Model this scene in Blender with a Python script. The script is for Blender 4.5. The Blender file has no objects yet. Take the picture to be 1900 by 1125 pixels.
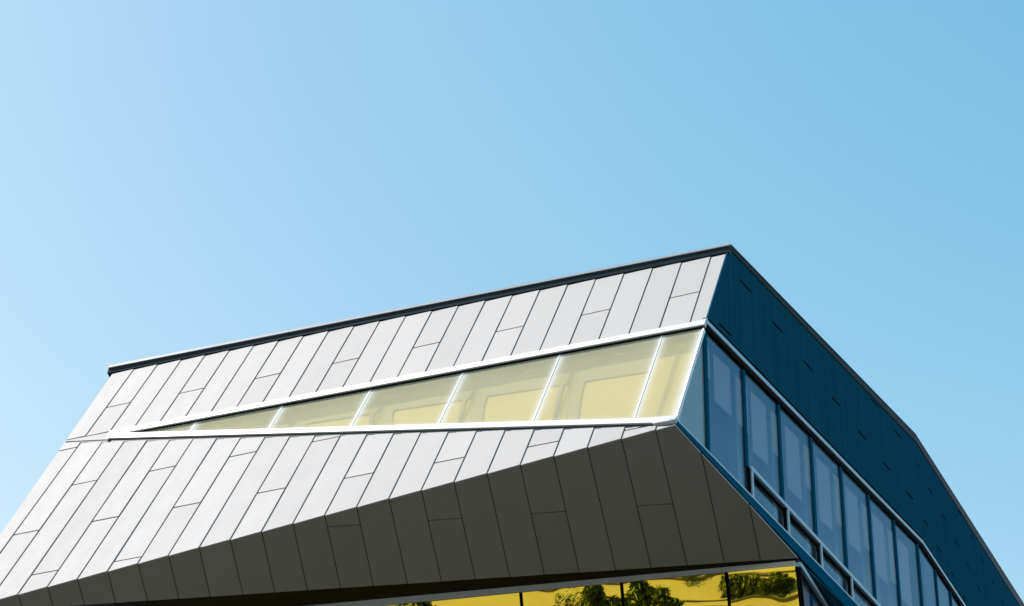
import bpy, bmesh, math, random
from mathutils import Vector as V, Matrix
random.seed(7)
R_ = math.radians

# ---------------------------------------------------------------- camera
sc = bpy.context.scene
col = sc.collection
cd = bpy.data.cameras.new('camera')
cam = bpy.data.objects.new('camera', cd)
col.objects.link(cam)
cd.sensor_width = 36.0
cd.lens = 36.0 * 3300.0 / 1900.0
cd.clip_start = 0.1
cd.clip_end = 5000
cam_right = V((0.99967729, -0.01145133, 0.02267575))
cam_up = V((-0.0254032, -0.45063755, 0.89234549))
cam_fwd = V((0.0, 0.89263355, 0.45078303))
m = Matrix.Identity(4)
for i in range(3):
    m[i][0] = cam_right[i]; m[i][1] = cam_up[i]; m[i][2] = -cam_fwd[i]
m[2][3] = 1.6
cam.matrix_world = m
sc.camera = cam

# ---------------------------------------------------------------- sky and sun
SUN = V((-0.60, 0.22, 0.77)).normalized()
elev = math.asin(SUN.z)
azim = math.atan2(SUN.x, SUN.y)            # clockwise from +Y
world = bpy.data.worlds.new('World')
sc.world = world
world.use_nodes = True
wn = world.node_tree; wn.nodes.clear()
wo = wn.nodes.new('ShaderNodeOutputWorld')
wb = wn.nodes.new('ShaderNodeBackground')
ws = wn.nodes.new('ShaderNodeTexSky')
ws.sky_type = 'NISHITA'
ws.sun_disc = False
ws.sun_elevation = elev
ws.sun_rotation = azim
ws.air_density = 1.0
ws.dust_density = 0.9
ws.ozone_density = 1.0
wb.inputs['Strength'].default_value = 0.120
# tone of this sky: haze and a lens veil put into the colour whiten it sunwards, the far side stays cyan blue
sp = wn.nodes.new('ShaderNodeSeparateColor'); cb = wn.nodes.new('ShaderNodeCombineColor')
wn.links.new(ws.outputs[0], sp.inputs[0])
chan = []
for i, (amp, pw) in enumerate(((1.66, 1.5), (1.025, 0.74), (0.93, 0.45))):
    a = wn.nodes.new('ShaderNodeMath'); a.operation = 'MULTIPLY'; a.inputs[1].default_value = 0.2018
    b = wn.nodes.new('ShaderNodeMath'); b.operation = 'POWER'; b.inputs[1].default_value = pw
    c = wn.nodes.new('ShaderNodeMath'); c.operation = 'MULTIPLY'; c.inputs[1].default_value = amp / 0.2018
    wn.links.new(sp.outputs[i], a.inputs[0]); wn.links.new(a.outputs[0], b.inputs[0]); wn.links.new(b.outputs[0], c.inputs[0])
    chan.append(c)
mn = wn.nodes.new('ShaderNodeMath'); mn.operation = 'MINIMUM'
wn.links.new(chan[0].outputs[0], mn.inputs[0]); wn.links.new(chan[1].outputs[0], mn.inputs[1])
wn.links.new(mn.outputs[0], cb.inputs[0]); wn.links.new(chan[1].outputs[0], cb.inputs[1]); wn.links.new(chan[2].outputs[0], cb.inputs[2])
wn.links.new(cb.outputs[0], wb.inputs[0])
wn.links.new(wb.outputs[0], wo.inputs[0])

sd = bpy.data.lights.new('sun', 'SUN')
sun = bpy.data.objects.new('sun', sd)
col.objects.link(sun)
sd.energy = 3.1
sd.angle = R_(0.53)
sd.color = (1.0, 0.945, 0.93)
sun.rotation_euler = SUN.to_track_quat('Z', 'Y').to_euler()
sun.location = (-30, 0, 60)

sc.view_settings.view_transform = 'Standard'
sc.view_settings.look = 'None'
sc.view_settings.exposure = 0.75
sc.view_settings.gamma = 1
sc.view_settings.use_curve_mapping = False

# ---------------------------------------------------------------- materials
def new_mat(name):
    mt = bpy.data.materials.new(name); mt.use_nodes = True
    nt = mt.node_tree; nt.nodes.clear()
    out = nt.nodes.new('ShaderNodeOutputMaterial')
    return mt, nt, out

def nd(nt, t, **kw):
    n = nt.nodes.new(t)
    for k, v in kw.items(): setattr(n, k, v)
    return n

def metal(name, rgb, rough=0.42, metallic=0.6, var=0.06, streak=0.05, scale=(1, 1, 0.12), bump=0.02, spec=0.5):
    """rolled sheet metal: each sheet a shade apart, soft weather streaks, fine grain"""
    mt, nt, out = new_mat(name)
    b = nd(nt, 'ShaderNodeBsdfPrincipled')
    oi = nd(nt, 'ShaderNodeObjectInfo')
    tc = nd(nt, 'ShaderNodeTexCoord')
    mp = nd(nt, 'ShaderNodeMapping'); mp.inputs['Scale'].default_value = scale
    n1 = nd(nt, 'ShaderNodeTexNoise'); n1.inputs['Scale'].default_value = 3.2; n1.inputs['Detail'].default_value = 6
    n2 = nd(nt, 'ShaderNodeTexNoise'); n2.inputs['Scale'].default_value = 120; n2.inputs['Detail'].default_value = 2
    ofs = nd(nt, 'ShaderNodeMath', operation='MULTIPLY'); ofs.inputs[1].default_value = 60; nt.links.new(oi.outputs['Random'], ofs.inputs[0])
    adv = nd(nt, 'ShaderNodeVectorMath', operation='ADD'); nt.links.new(mp.outputs[0], adv.inputs[0]); nt.links.new(ofs.outputs[0], adv.inputs[1])
    nt.links.new(tc.outputs['Object'], mp.inputs[0]); nt.links.new(adv.outputs[0], n1.inputs[0])
    nt.links.new(tc.outputs['Object'], n2.inputs[0])
    a = nd(nt, 'ShaderNodeMath', operation='MULTIPLY_ADD'); a.inputs[1].default_value = 2 * var; a.inputs[2].default_value = 1 - var
    nt.links.new(oi.outputs['Random'], a.inputs[0])
    c = nd(nt, 'ShaderNodeMath', operation='MULTIPLY_ADD'); c.inputs[1].default_value = 2 * streak * 2; c.inputs[2].default_value = 1 - 2 * streak
    nt.links.new(n1.outputs[0], c.inputs[0])
    c2 = nd(nt, 'ShaderNodeMath', operation='MULTIPLY_ADD'); c2.inputs[1].default_value = 0.08; c2.inputs[2].default_value = 0.96
    nt.links.new(n2.outputs[0], c2.inputs[0])
    d = nd(nt, 'ShaderNodeMath', operation='MULTIPLY'); nt.links.new(a.outputs[0], d.inputs[0]); nt.links.new(c.outputs[0], d.inputs[1])
    e = nd(nt, 'ShaderNodeMath', operation='MULTIPLY'); nt.links.new(d.outputs[0], e.inputs[0]); nt.links.new(c2.outputs[0], e.inputs[1])
    vm = nd(nt, 'ShaderNodeVectorMath', operation='SCALE'); vm.inputs[0].default_value = rgb
    nt.links.new(e.outputs[0], vm.inputs['Scale'])
    nt.links.new(vm.outputs[0], b.inputs['Base Color'])
    r = nd(nt, 'ShaderNodeMath', operation='MULTIPLY_ADD'); r.inputs[1].default_value = 0.12; r.inputs[2].default_value = rough - 0.06
    nt.links.new(n1.outputs[0], r.inputs[0]); nt.links.new(r.outputs[0], b.inputs['Roughness'])
    b.inputs['Metallic'].default_value = metallic
    b.inputs['Specular IOR Level'].default_value = spec
    if bump:
        bp = nd(nt, 'ShaderNodeBump'); bp.inputs['Strength'].default_value = 0.25; bp.inputs['Distance'].default_value = bump
        n3 = nd(nt, 'ShaderNodeTexNoise'); n3.inputs['Scale'].default_value = 1.1; n3.inputs['Detail'].default_value = 2
        nt.links.new(tc.outputs['Object'], n3.inputs[0])
        nt.links.new(n3.outputs[0], bp.inputs['Height']); nt.links.new(bp.outputs[0], b.inputs['Normal'])
    nt.links.new(b.outputs[0], out.inputs[0])
    return mt

def plain(name, rgb, rough=0.6, noise=0.15, scale=4.0, metallic=0.0, spec=0.5):
    mt, nt, out = new_mat(name)
    b = nd(nt, 'ShaderNodeBsdfPrincipled')
    tc = nd(nt, 'ShaderNodeTexCoord')
    n = nd(nt, 'ShaderNodeTexNoise'); n.inputs['Scale'].default_value = scale; n.inputs['Detail'].default_value = 8
    nt.links.new(tc.outputs['Object'], n.inputs[0])
    mix = nd(nt, 'ShaderNodeMixRGB')
    mix.inputs[1].default_value = tuple(c * (1 - noise) for c in rgb) + (1,)
    mix.inputs[2].default_value = tuple(min(1, c * (1 + noise)) for c in rgb) + (1,)
    nt.links.new(n.outputs[0], mix.inputs[0]); nt.links.new(mix.outputs[0], b.inputs['Base Color'])
    b.inputs['Roughness'].default_value = rough; b.inputs['Metallic'].default_value = metallic
    b.inputs['Specular IOR Level'].default_value = spec
    nt.links.new(b.outputs[0], out.inputs[0])
    return mt

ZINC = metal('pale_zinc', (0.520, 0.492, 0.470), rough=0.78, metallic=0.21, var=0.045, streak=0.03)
BLUE_SHADE = metal('zinc_in_blue_shade', (0.009, 0.092, 0.150), rough=0.5, metallic=0.0, var=0.03, streak=0.20, scale=(2.6, 2.6, 0.05), spec=0.0)  # shaded copy of the zinc: shade and sky tint put into the colour
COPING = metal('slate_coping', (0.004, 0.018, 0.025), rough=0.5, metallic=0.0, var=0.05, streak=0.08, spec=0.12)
LIP = metal('coping_lip', (0.26, 0.27, 0.28), rough=0.6, metallic=0.1, var=0.04, streak=0.05)
ALU = metal('white_aluminium', (0.72, 0.72, 0.72), rough=0.5, metallic=0.2, var=0.02, streak=0.02)
CHANNEL = metal('blue_grey_channel', (0.46, 0.64, 0.74), rough=0.5, metallic=0.1, var=0.03, streak=0.04)
TRIMG = metal('grey_aluminium', (0.92, 0.93, 0.93), rough=0.45, metallic=0.1, var=0.04, streak=0.04)
FIN = metal('blue_mullion', (0.004, 0.11, 0.20), rough=0.5, metallic=0.0, spec=0.0, var=0.04, streak=0.06)
DARK = plain('black_membrane', (0.006, 0.007, 0.008), rough=0.9, spec=0.1)
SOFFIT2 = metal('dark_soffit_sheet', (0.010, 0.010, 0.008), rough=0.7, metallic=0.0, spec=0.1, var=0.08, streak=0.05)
YELLOW = plain('yellow_interior_board', (0.80, 0.70, 0.24), rough=0.8, noise=0.03)
SHADEB = plain('grey_interior_shade', (0.50, 0.48, 0.33), rough=0.8, noise=0.04)  # cast shade on the yellow board, put into this colour
BLIND = plain('warm_grey_blind', (0.62, 0.52, 0.50), rough=0.9, noise=0.05)
ROOMW = plain('pale_room_wall', (0.42, 0.48, 0.54), rough=0.9, noise=0.05)
ROOF = plain('roof_membrane', (0.30, 0.30, 0.29), rough=0.9)

def frit_glass():
    mt, nt, out = new_mat('fritted_glass')
    at = nd(nt, 'ShaderNodeAttribute'); at.attribute_name = 'frit'
    tc = nd(nt, 'ShaderNodeTexCoord')
    n = nd(nt, 'ShaderNodeTexNoise'); n.inputs['Scale'].default_value = 60; n.inputs['Detail'].default_value = 6; n.inputs['Roughness'].default_value = 0.7
    nb = nd(nt, 'ShaderNodeTexNoise'); nb.inputs['Scale'].default_value = 1.3; nb.inputs['Detail'].default_value = 4
    nt.links.new(tc.outputs['Object'], n.inputs[0]); nt.links.new(tc.outputs['Object'], nb.inputs[0])
    dif = nd(nt, 'ShaderNodeBsdfDiffuse'); dif.inputs[0].default_value = (0.74, 0.69, 0.45, 1)
    wh = nd(nt, 'ShaderNodeBsdfDiffuse'); wh.inputs[0].default_value = (0.88, 0.85, 0.78, 1)
    tr = nd(nt, 'ShaderNodeBsdfTransparent'); tr.inputs[0].default_value = (0.99, 0.94, 0.80, 1)
    gl = nd(nt, 'ShaderNodeBsdfGlossy'); gl.inputs['Roughness'].default_value = 0.06
    f1 = nd(nt, 'ShaderNodeMath', operation='MULTIPLY_ADD'); f1.inputs[1].default_value = 0.16; f1.inputs[2].default_value = 0.33
    nt.links.new(n.outputs[0], f1.inputs[0])
    f2 = nd(nt, 'ShaderNodeMath', operation='MULTIPLY_ADD'); f2.inputs[1].default_value = 0.12; nt.links.new(nb.outputs[0], f2.inputs[0]); nt.links.new(f1.outputs[0], f2.inputs[2])
    m1 = nd(nt, 'ShaderNodeMixShader'); nt.links.new(f2.outputs[0], m1.inputs[0]); nt.links.new(tr.outputs[0], m1.inputs[1]); nt.links.new(dif.outputs[0], m1.inputs[2])
    m2 = nd(nt, 'ShaderNodeMixShader'); nt.links.new(at.outputs['Fac'], m2.inputs[0]); nt.links.new(m1.outputs[0], m2.inputs[1]); nt.links.new(wh.outputs[0], m2.inputs[2])
    m3 = nd(nt, 'ShaderNodeMixShader'); m3.inputs[0].default_value = 0.05; nt.links.new(m2.outputs[0], m3.inputs[1]); nt.links.new(gl.outputs[0], m3.inputs[2])
    nt.links.new(m3.outputs[0], out.inputs[0])
    return mt

def tint_glass(name, tint, refl, f0, f1, rough=0.01, wave=0.0, wscale=0.5):
    mt, nt, out = new_mat(name)
    tr = nd(nt, 'ShaderNodeBsdfTransparent'); tr.inputs[0].default_value = tint + (1,)
    gl = nd(nt, 'ShaderNodeBsdfGlossy'); gl.inputs[0].default_value = refl + (1,); gl.inputs['Roughness'].default_value = rough
    fr = nd(nt, 'ShaderNodeFresnel'); fr.inputs[0].default_value = 1.5
    mr = nd(nt, 'ShaderNodeMath', operation='MULTIPLY_ADD'); mr.inputs[1].default_value = f1; mr.inputs[2].default_value = f0; mr.use_clamp = True
    nt.links.new(fr.outputs[0], mr.inputs[0])
    mx = nd(nt, 'ShaderNodeMixShader'); nt.links.new(mr.outputs[0], mx.inputs[0]); nt.links.new(tr.outputs[0], mx.inputs[1]); nt.links.new(gl.outputs[0], mx.inputs[2])
    if wave:
        tc = nd(nt, 'ShaderNodeTexCoord'); n = nd(nt, 'ShaderNodeTexNoise'); n.inputs['Scale'].default_value = wscale; n.inputs['Detail'].default_value = 1.5
        oi = nd(nt, 'ShaderNodeObjectInfo'); ad = nd(nt, 'ShaderNodeVectorMath', operation='ADD')
        sc_ = nd(nt, 'ShaderNodeMath', operation='MULTIPLY'); sc_.inputs[1].default_value = 40; nt.links.new(oi.outputs['Random'], sc_.inputs[0])
        nt.links.new(tc.outputs['Object'], ad.inputs[0]); nt.links.new(sc_.outputs[0], ad.inputs[1]); nt.links.new(ad.outputs[0], n.inputs[0])
        bp = nd(nt, 'ShaderNodeBump'); bp.inputs['Distance'].default_value = wave; bp.inputs['Strength'].default_value = 1
        nt.links.new(n.outputs[0], bp.inputs['Height']); nt.links.new(bp.outputs[0], gl.inputs['Normal'])
    nt.links.new(mx.outputs[0], out.inputs[0])
    return mt

FRIT = frit_glass()
BGLASS = tint_glass('blue_tinted_glass', (0.88, 0.91, 0.90), (0.48, 0.68, 0.84), 0.0, 0.46, wave=0.002, wscale=0.4)
GOLD = tint_glass('gold_mirror_glass', (0.25, 0.2, 0.05), (0.98, 0.71, 0.07), 0.92, 0.1, wave=0.011, wscale=0.5)

# ---------------------------------------------------------------- building frame of reference
P0 = V((4.35618815, 31.59052605, 18.90596756))       # upper front corner of the block
L = V((-0.9157081, 0.4018441, 0.0))                  # along the pale front, to the left
J = V((0.24648629, 0.44865582, 0.8590416))           # up the leaning front, along its joints
R = V((0.48150714, 0.87644217, 0.0))                 # along the blue flank, away
NW = V((-0.34555742, -0.787444, 0.51041358))         # outward, pale front
NR = V((0.87644217, -0.48150714, 0.0))               # outward, blue flank
R2 = V((0.40908111, 0.91249803, 0.0)).normalized()   # flank beyond the bend
NR2 = R2.cross(V((0, 0, 1))).normalized()
U = V((5.93324692, 34.46109786, 13.37233594))        # lowest corner of the overhang
DB = V((-0.99193240, -0.05771704, -0.11286655))      # lower edge of the underside
T = V((-0.95452033, 0.29814584, 0.0))                # along the gold glazing
DN = V((0.1116874, 0.35756961, -0.92718385))         # down the gold glazing, leaning inwards
NG = V((-0.27643601, -0.88501584, -0.37460659))
T3 = V((0.36086452, 0.93261825, 0.0))                # along the lower flank
N3 = T3.cross(V((0, 0, 1))).normalized()
S_K = 12.95
K0 = P0 + R * S_K
Zu = V((0, 0, 1))
def Wp(u, v, n=0.0): return P0 + L * u + J * v + NW * n
def Rp(s, h, n=0.0): return P0 + R * s + Zu * h + NR * n
def R2p(s, h, n=0.0): return K0 + R2 * s + Zu * h + NR2 * n
def Gp(t, d, n=0.0): return U + T * t + DN * d + NG * n
def Tp(s, h, n=0.0): return U + T3 * s + Zu * h + N3 * n
NUs = V((0.1209665, -0.16469401, -0.97889887))       # outward (down), underside
E1a = Wp(-0.0, -5.79)
def e1v(u): return -5.79 - 0.19995 * u

# ---------------------------------------------------------------- mesh helpers
def link(name, me, mat, parent=None, kind=None):
    o = bpy.data.objects.new(name, me); col.objects.link(o)
    if mat: me.materials.append(mat)
    if parent: o.parent = parent
    if kind: o['kind'] = kind
    return o

def mesh_obj(name, verts, faces, mat, parent=None, bev=0.0, kind=None):
    c = sum((V(v) for v in verts), V()) / len(verts)
    me = bpy.data.meshes.new(name)
    bm = bmesh.new()
    vs = [bm.verts.new(V(v) - c) for v in verts]
    for f in faces: bm.faces.new([vs[i] for i in f])
    bmesh.ops.recalc_face_normals(bm, faces=bm.faces)
    if bev: bmesh.ops.bevel(bm, geom=list(bm.edges), offset=bev, segments=1, affect='EDGES')
    bm.to_mesh(me); bm.free()
    o = link(name, me, mat, parent, kind)
    o.location = c
    return o

def slab(name, pts, n, thick, mat, parent, bev=0.0, tilt=0.0):
    """flat piece: front outline pts, outward normal n, thickness behind"""
    pts = [V(p) for p in pts]
    if tilt:
        c = sum(pts, V()) / len(pts)
        ax = V((random.uniform(-1, 1), random.uniform(-1, 1), random.uniform(-1, 1))); ax -= n * ax.dot(n); ax.normalize()
        q = Matrix.Rotation(tilt * random.uniform(0.3, 1), 4, ax)
        pts = [c + (q @ (p - c)) for p in pts]
    k = len(pts)
    verts = pts + [p - n * thick for p in pts]
    faces = [list(range(k)), list(range(2 * k - 1, k - 1, -1))] + [[i, i + k, (i + 1) % k + k, (i + 1) % k] for i in range(k)]
    return mesh_obj(name, verts, faces, mat, parent, bev)

def bar(name, a, b, side, out, w0, w1, n0, n1, mat, parent, bev=0.0, under=None):
    """bar from a to b; cross-section spans w0..w1 along side, n0..n1 along out; under: outward reach of the w0 edge"""
    lo = n1 if under is None else under
    prof = [(w0, n0), (w0, lo), (w1, n1), (w1, n0)]
    verts = [p + side * w + out * n for p in (a, b) for w, n in prof]
    faces = [[0, 1, 2, 3], [7, 6, 5, 4]] + [[i, i + 4, (i + 1) % 4 + 4, (i + 1) % 4] for i in range(4)]
    return mesh_obj(name, verts, faces, mat, parent, bev)

def clip(poly, a, b, c):
    """keep a*x+b*y<=c"""
    out = []
    for i in range(len(poly)):
        p, q = poly[i], poly[(i + 1) % len(poly)]
        dp = a * p[0] + b * p[1] - c; dq = a * q[0] + b * q[1] - c
        if dp <= 0: out.append(p)
        if (dp < 0 < dq) or (dq < 0 < dp):
            t = dp / (dp - dq); out.append((p[0] + (q[0] - p[0]) * t, p[1] + (q[1] - p[1]) * t))
    res = []
    for p in out:
        if not res or math.hypot(p[0] - res[-1][0], p[1] - res[-1][1]) > 0.01: res.append(p)
    if len(res) > 1 and math.hypot(res[0][0] - res[-1][0], res[0][1] - res[-1][1]) <= 0.01: res.pop()
    return res
def area(p): return abs(sum(p[i][0] * p[(i + 1) % len(p)][1] - p[(i + 1) % len(p)][0] * p[i][1] for i in range(len(p)))) / 2

def tag(o, label, cat, group=None):
    o['label'] = label; o['category'] = cat
    if group: o['group'] = group

# ---------------------------------------------------------------- ground
def ground_patch(name, pts, z, mat, label=None):
    me = bpy.data.meshes.new(name); me.from_pydata([(x, y, z) for x, y in pts], [], [list(range(len(pts)))]); me.update()
    return link(name, me, mat, None, 'structure')
GRASS = plain('mown_grass', (0.052, 0.055, 0.046), rough=0.95, noise=0.5, scale=1.3, spec=0.1)
ASPH = plain('asphalt', (0.05, 0.05, 0.052), rough=0.9, noise=0.2, scale=8)
PAVE = plain('pale_concrete_paving', (0.30, 0.29, 0.26), rough=0.85, noise=0.40, scale=0.9)
KERB = plain('kerb_stone', (0.10, 0.10, 0.10), rough=0.8)
ground_patch('ground', [(-1500, -1500), (1500, -1500), (1500, 1500), (-1500, 1500)], 0.0, GRASS)

# ---------------------------------------------------------------- the building
B = bpy.data.objects.new('angular_building', None); col.objects.link(B)
tag(B, 'angular overhanging building with pale metal front, blue-shaded flank and gold glass below', 'building')
B.location = (0, 0, 0)

# -- load-bearing walls behind the cladding (dark membrane seen in the joints)
def wall(pts, n, mat=DARK, name='wall', t=0.06): return slab(name, pts, n, t, mat, B)
BK = 0.055     # depth of membrane behind the cladding face
wall([Wp(0, -0.05, -BK), Wp(14.50, -0.62, -BK), Wp(14.38, -3.25, -BK), Wp(13.2, -3.18, -BK), Wp(0, -2.56, -BK)], NW)
wall([Wp(14.37, -3.34, -BK), Wp(14.16, -8.52, -BK), Wp(0.5, -5.80, -BK)], NW)
def hl(s): return -5.19 - 0.078 * s            # lower edge of the blue fascia
def roofR(s): return 0.008 + 0.0505 * s
def roofR2(s): return 0.68 + 0.0268 * s
wall([Rp(0.10, -0.02, -BK), Rp(-1.15, -2.12, -BK), Rp(S_K, -2.03, -BK), Rp(S_K, roofR(S_K) + 0.1, -BK)], NR)
wall([R2p(0, -2.03, -BK), R2p(26, -2.10, -BK), R2p(26, roofR2(26), -BK), R2p(0, roofR2(0), -BK)], NR2)

# -- pale front: sheets in a running bond, each sheet an object
G = 0.017
def top_v(u): return -0.173 - 0.0392 * u
def seam_v(c, u): return c - 0.0505 * u
SEAMS = {0: (-1.449, -5.71), 1: (-2.87, -7.15), 2: (-4.28, -8.55)}
SL = 0.0505
def front_region(sign):
    if sign > 0:   # above the window strip
        return [(0.0392, 1, -0.173), (-0.0479, -1, 2.505), (-1, 0, -0.004), (1, -0.0387, 14.513)]
    return [(-0.1753, 1, -5.835), (-0.19995, -1, 5.812), (-1, 0, -0.02), (1, -0.0387, 14.513)]
for sign in (1, -1):
    reg = front_region(sign)
    for k in range(-1, 24):
        u0 = 0.343 + 0.6165 * k; u1 = u0 + 0.6165
        cuts = [0.6] + list(SEAMS[k % 3]) + [-9.6]
        cuts = sorted(cuts, reverse=True)
        for a, b in zip(cuts[:-1], cuts[1:]):
            ga = 0.016
            q = [(u0 + G / 2, seam_v(a, u0) - ga), (u1 - G / 2, seam_v(a, u1) - ga), (u1 - G / 2, seam_v(b, u1) + ga), (u0 + G / 2, seam_v(b, u0) + ga)]
            for h in reg: q = clip(q, *h) if len(q) > 2 else q
            if len(q) < 3 or area(q) < 0.004: continue
            # the edge on the left of every sheet sits a little deeper (lapped under its neighbour)
            pts = [Wp(u, v, -0.016 * (u - u0) / 0.6165) for u, v in q]
            slab('facade_panel', pts, NW, 0.03, ZINC, B, bev=0.002, tilt=0.0022)

# -- coping over the pale front: dark fascia undercut, pale lip on top; made in lengths
def meet(nw, nr, z):
    """where the pale front pushed out by nw meets the blue flank pushed out by nr, at height z above the corner"""
    a, b, c, d = NW.x, NW.y, NR.x, NR.y
    e = nw - NW.z * z; f = nr; det = a * d - b * c
    return P0 + V(((e * d - b * f) / det, (a * f - e * c) / det, z))
def cop_seg(u0, u1, corner=False):
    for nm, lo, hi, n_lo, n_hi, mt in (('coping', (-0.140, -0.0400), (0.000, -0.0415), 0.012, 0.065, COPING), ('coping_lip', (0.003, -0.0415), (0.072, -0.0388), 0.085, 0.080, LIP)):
        vs = []
        for u in (u0, u1):
            q = [(lo[0] + lo[1] * u, -0.12), (lo[0] + lo[1] * u, n_lo), (hi[0] + hi[1] * u, n_hi), (hi[0] + hi[1] * u, -0.3)]
            for i, (v, n) in enumerate(q):
                if corner and u == u0 and i in (1, 2): vs.append(meet(n, 0.035, v * J.z + n * NW.z))
                else: vs.append(Wp(u, v, n))
        mesh_obj(nm, vs, [[0, 1, 2, 3], [7, 6, 5, 4]] + [[i, i + 4, (i + 1) % 4 + 4, (i + 1) % 4] for i in range(4)], mt, B)
cuts = [0.0, 2.30, 4.86, 7.43, 9.98, 12.51, 14.62]
for a, b in zip(cuts[:-1], cuts[1:]): cop_seg(a + 0.003, b - 0.003, a == 0)

# -- coping over the blue flank
def flank_cop(f, n, s0, s1, top0, sl, in0, insl, corner=False):
    for nm, lo, hi, nlo, nhi, mt in (('coping', (in0 - 0.02, insl), (top0 - 0.075, sl), 0.02, 0.045, COPING), ('coping_lip', (top0 - 0.072, sl), (top0 - 0.04, sl), 0.055, 0.045, BLUE_SHADE)):
        vs = []
        for s in (s0, s1):
            l, h = lo[0] + lo[1] * s, hi[0] + hi[1] * s
            q = [(l, -0.12), (l, nlo), (h, nhi), (h, -0.3)]
            for i, (z, n_) in enumerate(q):
                if corner and s == s0 and i in (1, 2): vs.append(meet(0.03, n_, z))
                else: vs.append(f(s, z, n_))
        mesh_obj(nm, vs, [[0, 1, 2, 3], [7, 6, 5, 4]] + [[i, i + 4, (i + 1) % 4 + 4, (i + 1) % 4] for i in range(4)], mt, B)
cs = [0.02, 2.2, 4.35, 6.5, 8.65, 10.8, S_K]
for a, b in zip(cs[:-1], cs[1:]): flank_cop(Rp, NR, a + 0.003, b - 0.003, 0.150, 0.0570, 0.015, 0.0505, a < 0.1)
cs = [0.0 + 2.25 * i for i in range(12)]
for a, b in zip(cs[:-1], cs[1:]): flank_cop(R2p, NR2, a + 0.003, b - 0.003, 0.885, 0.0335, 0.69, 0.0268)

# -- flank sheets: zinc with its blue shade put into the colour
def flank_sheet(f, n, k, s0, s1, seams, reg, left_edge=None):
    cuts = sorted([2.5] + seams + [-3.2], reverse=True)
    for a, b in zip(cuts[:-1], cuts[1:]):
        q = [(s0 + 0.0012, a - 0.024), (s1 - 0.0012, a - 0.024), (s1 - 0.0012, b + 0.024), (s0 + 0.0012, b + 0.024)]
        for h in reg: q = clip(q, *h) if len(q) > 2 else q
        if len(q) < 3 or area(q) < 0.004: continue
        slab('cladding_panel', [f(s, h) for s, h in q], n, 0.03, BLUE_SHADE, B, tilt=0.0004)
corner = (-1.0, 0.596, 0.004)        # stay right of the leaning corner: s >= 0.596 h
for k in range(-3, 20):
    s0 = 0.577 + 0.6213 * k; s1 = min(s0 + 0.6213, S_K + 0.003)
    r = k % 3; hm = -0.38 - 0.066 * (s0 + 0.3)
    seams = {0: [hm], 1: [hm - 1.62], 2: [hm + 1.40]}[r]
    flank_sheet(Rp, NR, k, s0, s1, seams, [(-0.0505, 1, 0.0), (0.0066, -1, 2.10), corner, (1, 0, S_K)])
for k in range(-1, 46):
    s0 = 0.321 + 0.561 * k; s0c = max(s0, 0.0); s1 = s0 + 0.561
    r = (k - 2) % 3; hm = 0.055 - 0.105 * (s0 + 0.28)
    while hm < -2.4 + 0: hm += 1.4
    seams = {0: [hm, hm + 4.2], 1: [hm - 1.39, hm + 2.8], 2: [hm + 1.39]}[r]
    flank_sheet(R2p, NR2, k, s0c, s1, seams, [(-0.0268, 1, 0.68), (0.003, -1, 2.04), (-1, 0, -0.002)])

# -- window strip in the pale front ------------------------------------------------------------
SK = bpy.data.objects.new('window', None); col.objects.link(SK); SK.parent = B
SK['label'] = 'long tapering window strip of pale yellow fritted glass'
def tt(u): return -2.515 - 0.0470 * u         # top of upper trim
GD = 0.03                                      # glass set back
def gb(u): return -5.635 + 0.1780 * u           # lower sight line of the glass
def gtop(u): return -2.735 - 0.0455 * u
# upper trim in lengths, projecting; its shaded soffit reaches back to the glass
tc = [0.0, 0.93, 4.96, 9.0, 13.20]
for a, b in zip(tc[:-1], tc[1:]):
    vs = []
    for u in (a + 0.002, b - 0.002):
        q = [(tt(u) - 0.225, -0.05), (tt(u) - 0.225, 0.04), (tt(u) - 0.06, 0.04), (tt(u) - 0.06, -0.05)]
        for i, (v, n) in enumerate(q):
            if u < 0.01 and i in (1, 2): vs.append(meet(n, 0.0, v * J.z + n * NW.z))
            else: vs.append(Wp(u, v, n))
    mesh_obj('frame', vs, [[0, 1, 2, 3], [7, 6, 5, 4]] + [[i, i + 4, (i + 1) % 4 + 4, (i + 1) % 4] for i in range(4)], ALU, SK)
    vs = []
    for u in (a + 0.002, b - 0.002):
        vs += [Wp(u, tt(u) - (0.262 if a < 8 else 0.246), -0.06), Wp(u, tt(u) - (0.262 if a < 8 else 0.246), 0.005), Wp(u, tt(u) - 0.227, 0.005), Wp(u, tt(u) - 0.227, -0.06)]
    mesh_obj('gasket_or_shadow', vs, [[0, 1, 2, 3], [7, 6, 5, 4]] + [[i, i + 4, (i + 1) % 4 + 4, (i + 1) % 4] for i in range(4)], DARK, SK)  # dark strip: shadow line under the trim put into the colour
# lower trim
def bt(u): return -5.60 + 0.1785 * min(u, 99)
lc = [0.42, 4.96, 9.0, 13.15]
def lower_profile(u, ta, tb, n0, n1):
    return [Wp(u, tb, n0), Wp(u, tb, n1), Wp(u, ta, n1 + 0.01), Wp(u, ta, n0)]
def low_bot(u): return (-5.695 if u < 0.02 else -5.742) if u < 0.43 else -5.815 + 0.1780 * u
for a, b in zip(lc[:-1], lc[1:]):
    vs = []
    for u in (a + 0.002, b - 0.002):
        vs += lower_profile(u, -5.635 + 0.178 * u, -5.765 + 0.1765 * u, -0.06, 0.025)
    mesh_obj('frame', vs, [[0, 1, 2, 3], [7, 6, 5, 4]] + [[i, i + 4, (i + 1) % 4 + 4, (i + 1) % 4] for i in range(4)], ALU, SK)
vs = lower_profile(0.0, -5.60, -5.70, -0.06, 0.03) + lower_profile(0.418, -5.55, -5.725, -0.06, 0.03)
mesh_obj('frame', vs, [[0, 1, 2, 3], [7, 6, 5, 4]] + [[i, i + 4, (i + 1) % 4 + 4, (i + 1) % 4] for i in range(4)], ALU, SK)
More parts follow.
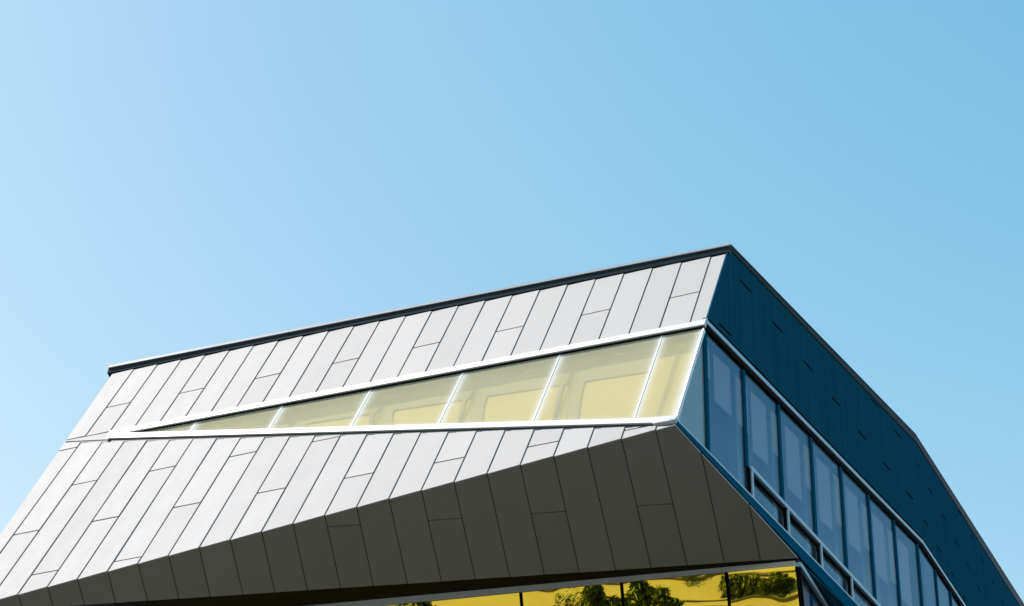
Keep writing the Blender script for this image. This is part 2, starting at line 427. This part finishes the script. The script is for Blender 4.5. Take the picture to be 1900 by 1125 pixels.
# dark drip under the lower trim and the wedge flashing at the narrow end
vs = []
for u in (0.42, 14.30):
    vs += [Wp(u, -5.85 + 0.1752 * u, -0.05), Wp(u, -5.85 + 0.1752 * u, -0.012), Wp(u, -5.768 + 0.1765 * u, -0.012), Wp(u, -5.768 + 0.1765 * u, -0.05)]
mesh_obj('drip', vs, [[0, 1, 2, 3], [7, 6, 5, 4]] + [[i, i + 4, (i + 1) % 4 + 4, (i + 1) % 4] for i in range(4)], COPING, SK)
vs = [Wp(13.16, -3.185, 0.0), Wp(14.37, -3.245, 0.0), Wp(14.37, -3.275, 0.0), Wp(13.16, -3.46, 0.0)]
slab('flashing', vs, NW, 0.04, ZINC, SK)
# mitred end
slab('frame', [Wp(13.203, -3.185, 0.043), Wp(13.245, -3.187, 0.043), Wp(13.175, -3.50, 0.043), Wp(13.13, -3.49, 0.043)], NW, 0.12, ALU, SK)

MU = [0.85, 2.93, 4.985, 7.016, 9.028, 11.06, 13.09]
edges = [0.0] + MU
def frit_pane(u0, u1, last_right):
    nx, ny = 26, 26
    vs, fs, fr = [], [], []
    for j in range(ny + 1):
        for i in range(nx + 1):
            # finer near the two sides
            a = i / nx; a = 0.5 - 0.5 * math.cos(math.pi * a)
            b = j / ny; b = 0.5 - 0.5 * math.cos(math.pi * b)
            u = u0 + (u1 - u0) * a
            v0, v1 = gb(u), max(gtop(u), gb(u) + 0.01)
            v = v0 + (v1 - v0) * b
            vs.append(Wp(u, v, -GD))
            dr, dl, db = u - u0, u1 - u, (v - v0)
            f = 0.95 * math.exp(-(dl / 0.085) ** 1.3) if not last_right else 0.95 * math.exp(-(dl / 0.07) ** 1.3)
            f = max(f, (0.75 * math.exp(-(dr / 0.05))) if not last_right else 0.6 * math.exp(-(dr / 0.10) ** 2))
            f = max(f, 0.85 * math.exp(-(db / 0.06) ** 1.2))
            f = max(f, 0.25 * math.exp(-((v1 - v) / 0.04)))
            fr.append(f)
    for j in range(ny):
        for i in range(nx):
            a = j * (nx + 1) + i; fs.append([a, a + 1, a + nx + 2, a + nx + 1])
    me = bpy.data.meshes.new('pane'); me.from_pydata(vs, [], fs); me.update()
    at = me.attributes.new('frit', 'FLOAT', 'POINT')
    for i, f in enumerate(fr): at.data[i].value = f
    return link('pane', me, FRIT, SK)
for a, b in zip(edges[:-1], edges[1:]):
    frit_pane(a + (0.055 if a == 0 else 0.012), b - 0.012, a == 0)
for u in MU[:-1]:
    vs = []
    for v in (gb(u) + 0.002, gtop(u) + 0.0):
        vs += [Wp(u - 0.011, v, -0.05), Wp(u - 0.011, v, -0.02), Wp(u + 0.011, v, -0.02), Wp(u + 0.011, v, -0.05)]
    mesh_obj('mullion', vs, [[0, 1, 2, 3], [7, 6, 5, 4]] + [[i, i + 4, (i + 1) % 4 + 4, (i + 1) % 4] for i in range(4)], TRIMG, SK)
# bright aluminium post at the leaning corner
vs = []
for v in (-5.575, -2.78):
    vs += [Wp(0.01, v, -0.10), Wp(0.01, v, -0.005), Wp(0.05, v, -0.02), Wp(0.05, v, -0.10)]
mesh_obj('corner_post', vs, [[0, 1, 2, 3], [7, 6, 5, 4]] + [[i, i + 4, (i + 1) % 4 + 4, (i + 1) % 4] for i in range(4)], TRIMG, SK)
# room behind: yellow board; its cast shade modelled as grey band and bent strips
slab('interior_wall', [Wp(0.15, -5.45, -0.25), Wp(13, -3.17, -0.25), Wp(13, -2.7, -0.25), Wp(0.15, -2.5, -0.25)], NW, 0.05, YELLOW, SK)
slab('shade_band', [Wp(1.0, -3.66, -0.225), Wp(9.6, -3.66, -0.225), Wp(9.6, -2.6, -0.225), Wp(1.0, -2.6, -0.225)], NW, 0.02, SHADEB, SK)
for i, u in enumerate(MU[:-1]):
    if i < 1 or i > 4: continue
    for off, w, bend in ((-0.50, 0.28, 0.17), (-0.17, 0.09, 0.15)):
        vs, fs = [], []
        N = 10
        for j in range(N + 1):
            t = j / N
            v = -3.661 + (gb(u) + 0.22 + 3.661) * t
            cu = u + off - bend * t ** 1.6
            vs += [Wp(cu - w / 2, v, -0.224), Wp(cu + w / 2, v, -0.224), Wp(cu + w / 2, v, -0.246), Wp(cu - w / 2, v, -0.246)]
        for j in range(N):
            for q in range(4):
                a = j * 4 + q; b = j * 4 + (q + 1) % 4; fs.append([a, b, b + 4, a + 4])
        fs += [[3, 2, 1, 0], [N * 4, N * 4 + 1, N * 4 + 2, N * 4 + 3]]
        mesh_obj('shade_strip', vs, fs, SHADEB, SK)

# -- glass wall of the flank --------------------------------------------------------------------
GW = bpy.data.objects.new('glass_wall', None); col.objects.link(GW); GW.parent = B
GW['label'] = 'blue tinted glazing under the blue-shaded flank'
quad = lambda: [[0, 1, 2, 3], [7, 6, 5, 4]] + [[i, i + 4, (i + 1) % 4 + 4, (i + 1) % 4] for i in range(4)]
def rail(f, s0, s1, lo, hi, n0, n1, mat, name, parent=GW):
    vs = []
    for s in (s0, s1):
        if f is Rp and s < -1.2:
            vs += [meet(0.0 if n1 < 0.0 else 0.035, n, h(s)) for h, n in ((lo, n0), (lo, n1), (hi, n1), (hi, n0))]
        else: vs += [f(s, lo(s), n0), f(s, lo(s), n1), f(s, hi(s), n1), f(s, hi(s), n0)]
    return mesh_obj(name, vs, quad(), mat, parent)
# head: recess, light channel, recess
hd = lambda s: -2.10 + 0.0055 * (s + 1.3)
for f, s0, s1, h0 in ((Rp, None, S_K, lambda s: -2.11 + 0.0060 * (s + 1.3)), (R2p, 0.0, 26.0, lambda s: -2.025 - 0.004 * s)):
    a = -1.34 if s0 is None else s0
    rail(f, a, s1, lambda s: h0(s) - 0.055, lambda s: h0(s) + 0.0, -0.10, -0.03, DARK, 'gasket_or_shadow')
    rail(f, a - (0.04 if s0 is None else 0), s1, lambda s: h0(s) - 0.145, lambda s: h0(s) - 0.057, -0.08, 0.0, CHANNEL, 'frame')
    rail(f, a - (0.07 if s0 is None else 0), s1, lambda s: h0(s) - 0.24, lambda s: h0(s) - 0.147, -0.10, -0.03, DARK, 'gasket_or_shadow')
sill = lambda s: -4.995 - 0.0582 * s
sill2 = lambda s: sill(S_K) - 0.0582 * s
trn = lambda s: -4.35 - 0.0668 * s
trn2 = lambda s: trn(S_K) - 0.0668 * s
GN = -0.075
s_of = lambda h: 0.596 * h
# panes: clear of mullions; the first is the leaning triangle
MS = [-1.25 + 1.984 * k for k in range(0, 8)]
def bay(f, n, s0, s1, top, sl, tr, first=False):
    if first:
        pts = [(s_of(-2.40) + 0.03, -2.41), (s1, -2.41), (s1, sl(s1) + 0.01), (s_of(-4.83) + 0.03, -4.83)]
        slab('pane', [f(s, h, GN) for s, h in pts], n, 0.012, BGLASS, GW); return
    if tr is None:
        slab('pane', [f(s0, top(s0), GN), f(s1, top(s1), GN), f(s1, sl(s1) + 0.01, GN), f(s0, sl(s0) + 0.01, GN)], n, 0.012, BGLASS, GW)
    else:
        slab('pane', [f(s0, top(s0), GN), f(s1, top(s1), GN), f(s1, tr(s1) - 0.02, GN), f(s0, tr(s0) - 0.02, GN)], n, 0.012, BGLASS, GW)
        slab('pane', [f(s0, tr(s0) - 0.06, GN - 0.03), f(s1, tr(s1) - 0.06, GN - 0.03), f(s1, sl(s1) + 0.01, GN - 0.03), f(s0, sl(s0) + 0.01, GN - 0.03)], n, 0.012, BGLASS, GW)
gt = lambda s: -2.39 + 0.010 * s
gt2 = lambda s: -2.30 - 0.004 * s
bay(Rp, NR, None, MS[0] - 0.02, gt, sill, None, True)
for i in range(7):
    s0, s1 = MS[i] + 0.02, MS[i + 1] - 0.02
    bay(Rp, NR, s0, s1, gt, sill, None if i == 0 else trn)
bay(Rp, NR, MS[7] + 0.02, S_K - 0.01, gt, sill, trn)
M2 = [1.75 + 1.984 * k for k in range(12)]
e2 = [0.01] + M2
for a, b in zip(e2[:-1], e2[1:]): bay(R2p, NR2, a + 0.02, b - 0.02, gt2, sill2, trn2)
def fin(f, s, lo, hi, w=0.052):
    vs = []
    for h in (lo, hi):
        vs += [f(s - w, h, -0.10), f(s - w, h, -0.045), f(s + w, h, -0.045), f(s + w, h, -0.10)]
    mesh_obj('mullion', vs, quad(), FIN, GW)
for i, s in enumerate(MS): fin(Rp, s, (sill(s) if i == 0 else trn(s) - 0.05), gt(s))
for s in M2: fin(R2p, s, trn2(s), gt2(s))
# transom with stubs down to the sill
rail(Rp, 0.80, S_K, lambda s: trn(s) - 0.085, lambda s: trn(s), -0.09, 0.0, CHANNEL, 'transom')
rail(R2p, 0, 26, lambda s: trn2(s) - 0.085, lambda s: trn2(s), -0.09, 0.0, CHANNEL, 'transom')
rail(Rp, 0.88, S_K, lambda s: trn(s) - 0.14, lambda s: trn(s) - 0.087, -0.11, -0.06, DARK, 'gasket_or_shadow')  # black strip painted in for the shadow gap under the transom
for f, ss, t_, sl_ in ((Rp, MS[1:], trn, sill), (R2p, M2, trn2, sill2)):
    for i, s in enumerate(ss):
        s = s + 0.13
        vs = []
        for h in (sl_(s), t_(s) - 0.086): vs += [f(s - 0.04, h, -0.09), f(s - 0.04, h, -0.002), f(s + 0.04, h, -0.002), f(s + 0.04, h, -0.09)]
        mesh_obj('stub', vs, quad(), CHANNEL, GW)
        vs = []
        for h in (sl_(s), t_(s) - 0.05): vs += [f(s - 0.10, h, -0.09), f(s - 0.10, h, -0.03), f(s - 0.043, h, -0.03), f(s - 0.043, h, -0.09)]
        mesh_obj('gasket_or_shadow', vs, quad(), DARK, GW)  # shadow gap beside the stub, put in as a black strip
# sill: bright nosing over a blue fascia
rail(Rp, -2.80, S_K, lambda s: sill(s) - 0.035, lambda s: sill(s) + 0.0, -0.12, 0.006, CHANNEL, 'sill')
rail(R2p, 0, 26, lambda s: sill2(s) - 0.035, lambda s: sill2(s), -0.12, 0.006, CHANNEL, 'sill')
fl = lambda s: -5.185 - 0.083 * s if s > -2.5 else -4.945
fl2 = lambda s: fl(S_K) - 0.083 * s
vs = [Rp(-2.86, -4.95, 0.0), Rp(-2.82, -4.87, 0.0), Rp(S_K, sill(S_K) - 0.037, 0.0), Rp(S_K, fl(S_K), 0.0), Rp(3.30, fl(3.30), 0.0)]
slab('fascia', [Rp(-2.86, -4.95, 0.0), Rp(3.30, fl(3.30), 0), Rp(S_K, fl(S_K), 0), Rp(S_K, sill(S_K) - 0.037, 0.0), Rp(-2.82, -4.87, 0.0)], NR, 0.08, FIN, GW)
slab('fascia', [R2p(0, fl2(0)), R2p(26, fl2(26)), R2p(26, sill2(26) - 0.037), R2p(0, sill2(0) - 0.037)], NR2, 0.08, FIN, GW)
# room behind the flank glazing
slab('interior_wall', [Rp(-1.1, -2.0, -1.6), Rp(-2.5, -4.6, -1.6), Rp(-2.3, -4.9, -1.6), Rp(3.3, -5.3, -1.6), Rp(S_K, -6.1, -1.6), Rp(S_K, -1.9, -1.6)], NR, 0.05, ROOMW, GW)
slab('interior_wall', [R2p(0, -1.9, -1.6), R2p(0, -8, -1.6), R2p(26, -8, -1.6), R2p(26, -1.9, -1.6)], NR2, 0.05, ROOMW, GW)
slab('blind_or_reflection', [Rp(-1.34, -2.50, -0.10), Rp(-1.27, -2.45, -0.10), Rp(-1.27, -4.86, -0.10), Rp(-2.55, -4.78, -0.10)], NR, 0.01, plain('grey_side_curtain', (0.80, 0.72, 0.52), rough=0.9), GW)
for i in range(7):
    b0 = MS[i]
    for j, (a, w, bot) in enumerate(((0.06, 0.62, -3.35), (0.90, 0.86, -3.68))):
        bo = bot + random.uniform(-0.12, 0.12) - 0.05 * i
        if i == 0: bo += 0.35
        slab('blind_or_reflection', [Rp(b0 + a, -2.42, -0.26), Rp(b0 + a + w, -2.42, -0.26), Rp(b0 + a + w, bo, -0.26), Rp(b0 + a, bo, -0.26)], NR, 0.012, BLIND, GW)
    # slim room columns
    vs = []
    for h in (-2.3, sill(b0 + 0.9)): vs += [Rp(b0 + 0.78, h, -0.75), Rp(b0 + 0.78, h, -0.55), Rp(b0 + 0.98, h, -0.55), Rp(b0 + 0.98, h, -0.75)]
    mesh_obj('column', vs, quad(), ROOMW, GW)

# -- underside of the overhang --------------------------------------------------------------------
Bt = [2.288, 3.027, 3.751, 4.484, 5.191, 5.885, 6.576, 7.253, 7.928, 8.6, 9.248, 9.904, 10.537, 11.16, 11.795, 12.4, 13.003, 13.614, 14.212, 14.808, 15.392, 15.97, 16.54]
tops = []
for k in range(0, 23):
    u = 0.343 + 0.6165 * k; tops.append(Wp(u, e1v(u)))
bots = [U + DB * t for t in Bt]
# two joints start on the flank edge
tops = [U, V((4.636, 32.078, 13.613)), V((3.509, 30.045, 13.816)), Wp(-0.0, -5.79)] + tops
bots = [U, U + DB * 0.78, U + DB * 1.525, None] + bots
def uproj(p): return p - NUs * (p - U).dot(NUs)
tops = [uproj(p) for p in tops]
for i in range(4, len(tops)): tops[i] = tops[i] + (bots[i] - tops[i]).normalized() * 0.03
tops[3] = tops[3] + (U - tops[3]).normalized() * 0.03
cells = [([tops[0], tops[1], bots[1]], None), ([tops[1], tops[2], bots[2], bots[1]], None), ([tops[2], tops[3], tops[4], bots[4], bots[2]], None)]
for i in range(4, len(tops) - 1): cells.append(([tops[i], tops[i + 1], bots[i + 1], bots[i]], i - 4))
def inset(pts, n, g):
    """shrink a convex outline by g on every side"""
    c = sum(pts, V()) / len(pts)
    res = []
    k = len(pts)
    for i in range(k):
        p = pts[i]; a = (pts[i - 1] - p).normalized(); b = (pts[(i + 1) % k] - p).normalized()
        s = a.cross(b).length
        res.append(p + (a + b) * (g / max(s, 0.12)))
    return res
for pts, k in cells:
    parts_ = [pts]
    if k is not None and k % 3 == 0 and k < 12:
        t0, t1, b1, b0 = pts
        d0 = max(0.3, 2.76 - 0.232 * k); d1 = max(0.3, 2.76 - 0.232 * (k + 1))
        m0 = t0 + (b0 - t0).normalized() * d0; m1 = t1 + (b1 - t1).normalized() * d1
        sd_ = (b0 - t0).normalized() * 0.022; parts_ = [[t0, t1, m1 - sd_, m0 - sd_], [m0 + sd_, m1 + sd_, b1, b0]]
    for q in parts_:
        slab('soffit_panel', inset([p for p in q], NUs, 0.008), NUs, 0.03, ZINC, B, tilt=0.002)
_c = (U + tops[3] + tops[-1] + bots[-1]) / 4
wall([p - NUs * 0.05 + ((U - tops[3]).normalized() * 0.10 if i in (1, 2) else V()) for i, p in enumerate((U, tops[3], tops[-1], bots[-1]))], NUs)

# -- recessed soffit between the underside and the gold glazing
def trim_d(t): return 0.041 + 0.0205 * t
BL = bots[-1]
n_s = (BL - U).cross(Gp(14, trim_d(14)) - U).normalized()
if n_s.z > 0: n_s = -n_s
wall([U - n_s * 0.05, BL - n_s * 0.05, Gp(16.5, trim_d(16.5)) - n_s * 0.05], n_s)
# rays of sheets: joints run from the lower edge back to the glazing
jt = [0.02, 0.5] + [0.5 + 0.66 * i for i in range(1, 24)]
prev = None
for i in range(len(jt) - 1):
    a0, a1 = U + DB * jt[i], U + DB * min(jt[i + 1], 16.5)
    tb0, tb1 = jt[i] * 0.985 - 0.0, min(jt[i + 1], 16.5) * 0.985
    b0, b1 = Gp(max(tb0 - 0.12 * jt[i] * 0.5, 0.1), 0) , Gp(max(tb1 - 0.12 * jt[i + 1] * 0.5, 0.1), 0)
    def ons(t): return Gp(t, trim_d(t))
    b0 = ons(max(jt[i] * 0.90, 0.02)); b1 = ons(jt[i + 1] * 0.90)
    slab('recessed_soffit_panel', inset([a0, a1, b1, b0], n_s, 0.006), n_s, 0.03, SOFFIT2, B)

# -- gold glazing
GG = bpy.data.objects.new('gold_glazing', None); col.objects.link(GG); GG.parent = B
GG['label'] = 'gold mirror glazing reflecting trees and paths'
tg = [0.05, 1.50, 3.717, 5.911, 8.076, 10.25, 12.43, 14.6]
def gtrim(a, b):
    vs = []
    for t in (a + 0.003, b - 0.003):
        vs += [Gp(t, trim_d(t) + 0.095 + 0.006 * t, -0.10), Gp(t, trim_d(t) + 0.095 + 0.006 * t, 0.03), Gp(t, trim_d(t), 0.045), Gp(t, trim_d(t), -0.10)]
    mesh_obj('frame', vs, quad(), TRIMG, GG)
for a, b in zip(tg[:-1], tg[1:]): gtrim(a, b)
zbot = (13.30) / 0.92718385
rows = [None, 3.0, 6.0, 9.0, 12.0, zbot]
for a, b in zip(tg[:-1], tg[1:]):
    for i in range(5):
        def dtop(t): return trim_d(t) + 0.11 + 0.006 * t if i == 0 else rows[i] + 0.05
        d1 = rows[i + 1] - 0.05
        a_, b_ = a + 0.028, b - 0.028
        if i == 0:
            n = slab('pane', [Gp(a_, dtop(a_), -0.05), Gp(b_, dtop(b_), -0.05), Gp(b_, d1, -0.05), Gp(a_, d1, -0.05)], NG, 0.02, GOLD, GG, tilt=0.006)
        else:
            n = slab('pane', [Gp(a_, dtop(a_), -0.05), Gp(b_, dtop(b_), -0.05), Gp(b_, d1, -0.05), Gp(a_, d1, -0.05)], NG, 0.02, GOLD, GG, tilt=0.006)
for t in tg:
    vs = []
    for d in (trim_d(t) + 0.10 + 0.006 * t, zbot): vs += [Gp(t - 0.032, d, -0.09), Gp(t - 0.032, d, -0.035), Gp(t + 0.032, d, -0.035), Gp(t + 0.032, d, -0.09)]
    mesh_obj('mullion', vs, quad(), DARK, GG)
for d in rows[1:-1]:
    vs = []
    for t in (0.05, 14.6): vs += [Gp(t, d + 0.05, -0.09), Gp(t, d + 0.05, -0.03), Gp(t, d - 0.05, -0.03), Gp(t, d - 0.05, -0.09)]
    mesh_obj('transom', vs, quad(), DARK, GG)
wall([Gp(0.1, 0.2, -0.14), Gp(16, 0.5, -0.14), Gp(16, zbot, -0.14), Gp(0.1, zbot, -0.14)], NG)

# -- lower flank: soffit and blue panes
LF = bpy.data.objects.new('lower_flank_glazing', None); col.objects.link(LF); LF.parent = B
fe = 36.0
slab('recessed_soffit_panel', [U + T3 * 0.25 + Zu * -0.05, Rp(6.5, fl(6.5), 0) - NR * 0.0, Rp(S_K, fl(S_K), 0), R2p(12, fl2(12), 0), Tp(22, -0.75)], V((0, 0, -1)), 0.04, BLUE_SHADE, B)
rail(Tp, 0.02, fe, lambda s: -0.165 - 0.03 * s, lambda s: -0.075 - 0.03 * s, -0.08, 0.05, CHANNEL, 'frame', LF)
rail(Tp, 0.02, fe, lambda s: -0.25 - 0.03 * s, lambda s: -0.168 - 0.03 * s, -0.08, -0.02, DARK, 'gasket_or_shadow', LF)
rail(Tp, -0.02, fe, lambda s: -0.075 - 0.03 * s, lambda s: -0.02 - 0.03 * s, -0.10, -0.02, DARK, 'gasket_or_shadow', LF)
gk = 0.4027 / 0.9271838
sg = [1.52 + 1.5 * i for i in range(23)]
LAV = plain('lavender_sky_reflection', (0.80, 0.80, 0.86), rough=0.9, noise=0.06)  # pale sky reflection of the lower panes put into this colour
e = [None] + sg
PALEG = tint_glass('pale_lavender_glass', (0.93, 0.94, 0.97), (0.80, 0.86, 0.95), 0.03, 0.5)
for i in range(len(sg) - 1):
    a = sg[i - 1] + 0.03 if i else None; b = sg[i] - 0.03
    topb = -0.25 - 0.03 * b
    if a is None: pts = [(0.12, -0.26), (b, topb), (b, -4), (0.12 + gk * 3.8, -4)]; pts = [(0.14, -0.26), (b, topb), (b, -2.3)]
    else: pts = [(a, -0.25 - 0.03 * a), (b, topb), (b, -13.2 if b > gk * 13.2 else -b / gk + 0.3), (a, -13.2 if a > gk * 13.2 else -a / gk + 0.3)]
    slab('pane', [Tp(s, h, -0.05) for s, h in pts], N3, 0.012, PALEG, LF)
    cu = pts if a is None else [(a + 0.02, pts[0][1]), (b - 0.02, pts[1][1]), (b - 0.02, max(pts[2][1], -3.4 - 0.2 * (i % 3))), (a + 0.02, max(pts[3][1], -3.4 - 0.2 * (i % 3)))]
    slab('blind_or_reflection', [Tp(s, h, -0.10) for s, h in cu], N3, 0.01, LAV, LF)  # added sheet standing in for the sky reflected in the pane
    vs = []
    s = sg[i]
    lo = -13.3 if s > gk * 13.2 else -s / gk + 0.3
    for h in (lo, -0.25 - 0.03 * s): vs += [Tp(s - 0.028, h, -0.14), Tp(s - 0.028, h, -0.035), Tp(s + 0.028, h, -0.035), Tp(s + 0.028, h, -0.14)]
    mesh_obj('mullion', vs, quad(), FIN, LF)
# black corner post along the leaning corner
vs = []
for d in (0.12, zbot - 0.1): vs += [Gp(-0.02, d, -0.10), Gp(-0.02, d, -0.02), Gp(0.05, d, -0.02), Gp(0.05, d, -0.10)]
mesh_obj('corner_post', vs, quad(), DARK, LF)
slab('interior_wall', [Tp(0.9, -0.4, -1.4), Tp(fe, -1.2, -1.4), Tp(fe, -13.3, -1.4), Tp(6.6, -13.3, -1.4)], N3, 0.05, ROOMW, LF)

# -- roof, end wall and back
A_ = Wp(0, -0.10, -0.25); C_ = Wp(14.45, -0.70, -0.25)
K_ = Rp(S_K, 0.5, -0.25); K2_ = R2p(26, 1.2, -0.25)
BK_ = C_ + (K2_ - A_) * 0.9
mesh_obj('roof', [A_, K_, K2_, BK_, C_], [[0, 1, 2], [0, 2, 3], [0, 3, 4]], ROOF, B)
WLb = Wp(14.16, -8.62, -0.08); gb0 = Gp(16, 0.4, -0.1); gb1 = Gp(16, zbot, -0.1)
gbk = V((BK_.x, BK_.y, 0.02))
mesh_obj('end_wall', [C_, BK_, gbk, gb1, gb0, BL, WLb], [[0, 1, 2], [0, 2, 3], [0, 3, 4], [0, 4, 5], [0, 5, 6]], ZINC, B)
kg = Tp(fe, -13.3, -0.1)
mesh_obj('back_wall', [BK_, K2_, R2p(26, fl2(26), -0.1), kg, gbk], [[0, 1, 2], [0, 2, 3], [0, 3, 4]], ZINC, B)

# ---------------------------------------------------------------- forecourt seen in the gold glass
def Fp(x, y): return (x, y)
c_, s_ = T.x, T.y
def fr(a, b):          # forecourt axes: a along the gold wall (to the left), b away from it
    o = V((5.9, 34.46, 0)); q = o + T * a - V((0.29814584, 0.95452033, 0)) * b
    return (q.x, q.y)
ground_patch('pavement', [fr(-2, 21.5), fr(36, 21.5), fr(36, 24.75), fr(-2, 24.75)], 0.12, PAVE)
ground_patch('path', [fr(-2, 25.0), fr(36, 25.0), fr(36, 27.1), fr(-2, 27.1)], 0.10, plain('sandy_path', (0.37, 0.35, 0.29), rough=0.9, noise=0.2, scale=0.5))
ground_patch('road', [fr(-2, 27.2), fr(40, 27.2), fr(40, 33), fr(-2, 33)], 0.02, plain('pale_dusty_road', (0.43, 0.41, 0.34), rough=0.9, noise=0.2, scale=0.4))
for b0, b1, mt in ((24.76, 24.90, plain('white_edging', (0.75, 0.73, 0.68))), (24.905, 24.995, KERB), (27.1, 27.22, KERB), (25.55, 25.59, KERB), (24.1, 24.14, KERB), (22.4, 22.5, KERB)):
    p = [fr(-2, b0), fr(36, b0), fr(36, b1), fr(-2, b1)]
    mesh_obj('kerb', [(x, y, z) for z in (0.0, 0.17) for x, y in p], [[3, 2, 1, 0], [4, 5, 6, 7]] + [[i, (i + 1) % 4, (i + 1) % 4 + 4, i + 4] for i in range(4)], mt, None, kind='structure')

LEAF = plain('leaf_green', (0.13, 0.20, 0.03), rough=0.55, noise=0.5, scale=2.5)
BARK = plain('bark', (0.10, 0.07, 0.05), rough=0.95, noise=0.3, scale=8)
def tree(name, x, y, h, cr, nleaf, label, cat, seed, squash=0.8, leaf=0.11):
    rnd = random.Random(seed)
    t = bpy.data.objects.new(name, None); col.objects.link(t); t.location = (x, y, 0.0)
    tag(t, label, cat)
    # trunk and limbs
    bm = bmesh.new()
    def limb(p, q, r0, r1):
        d = (q - p).normalized(); a = d.orthogonal().normalized(); b = d.cross(a)
        ring = []
        for c, r in ((p, r0), (q, r1)):
            ring.append([bm.verts.new(c + (a * math.cos(k * math.pi / 3) + b * math.sin(k * math.pi / 3)) * r) for k in range(6)])
        for k in range(6): bm.faces.new([ring[0][k], ring[0][(k + 1) % 6], ring[1][(k + 1) % 6], ring[1][k]])
    base = V((0, 0, 0)); fork = V((rnd.uniform(-.1, .1), rnd.uniform(-.1, .1), max(0.15, h - cr * 1.5)))
    limb(base, fork, 0.05 * h * 0.4 + 0.03, 0.03 + 0.01 * h)
    clumps = []
    cz = h - cr * squash
    for i in range(26):
        while True:
            d = V((rnd.uniform(-1, 1), rnd.uniform(-1, 1), rnd.uniform(-1, 1)))
            if d.length < 1: break
        q = V((d.x * cr, d.y * cr, cz + d.z * cr * squash)) * 1.0
        clumps.append((q, cr * rnd.uniform(0.12, 0.34)))
        limb(fork, q, 0.03, 0.01)
    me = bpy.data.meshes.new('trunk'); bm.to_mesh(me); bm.free(); link('trunk', me, BARK, t)
    vs, fs = [], []
    for i in range(nleaf):
        c, r = rnd.choice(clumps)
        d = V((rnd.gauss(0, 1), rnd.gauss(0, 1), rnd.gauss(0, 1))).normalized() * r * rnd.uniform(0.5, 1.1)
        p = c + d
        a = V((rnd.uniform(-1, 1), rnd.uniform(-1, 1), rnd.uniform(-.6, .6))).normalized(); b = a.orthogonal().normalized()
        s = leaf * rnd.uniform(0.7, 1.3)
        k = len(vs)
        vs += [p - a * s, p + b * s * .5, p + a * s, p - b * s * .5]; fs.append([k, k + 1, k + 2, k + 3])
    me = bpy.data.meshes.new('crown'); me.from_pydata(vs, [], fs); me.update(); link('crown', me, LEAF, t)
    return t
tree('small_tree', -7.9, 17.2, 3.2, 1.15, 5200, 'round leafy small tree mirrored beside the black bar in the middle of the gold glass', 'tree', 1, leaf=0.15)
tree('small_tree', -10.6, 16.6, 2.4, 1.05, 3800, 'lower spreading small tree mirrored left of the round one in the gold glass', 'tree', 2, leaf=0.14)
tree('shrub', -7.45, 11.35, 0.52, 0.42, 2200, 'low shrub between two others mirrored in the rightmost gold pane', 'shrub', 11, 0.6, 0.06)
tree('shrub', -6.25, 10.95, 0.52, 0.45, 2200, 'low dark shrub against the corner post mirrored in the rightmost gold pane', 'shrub', 12, 0.6, 0.06)
tree('shrub', -8.05, 11.35, 0.56, 0.45, 2200, 'soft dark shrub mirrored in the middle of the rightmost gold pane', 'shrub', 3, 0.6, 0.06)
tree('shrub', -6.9, 11.1, 0.58, 0.48, 2200, 'dark clipped shrub mirrored at the right edge of the gold glass', 'shrub', 4, 0.6, 0.06)
tree('shrub', -13.6, 14.2, 0.7, 0.9, 2200, 'low shrub mirrored left of the spreading small tree', 'shrub', 5, 0.5, 0.06)
tree('small_tree', -16.3, 19.8, 3.0, 1.3, 3800, 'dark small tree mirrored at the far left end of the gold glass', 'tree', 6, leaf=0.14)
tree('shrub', -9.9, 10.3, 0.9, 0.8, 2000, 'small shrub mirrored under the trim near the corner of the gold glass', 'shrub', 8, 0.5, 0.06)
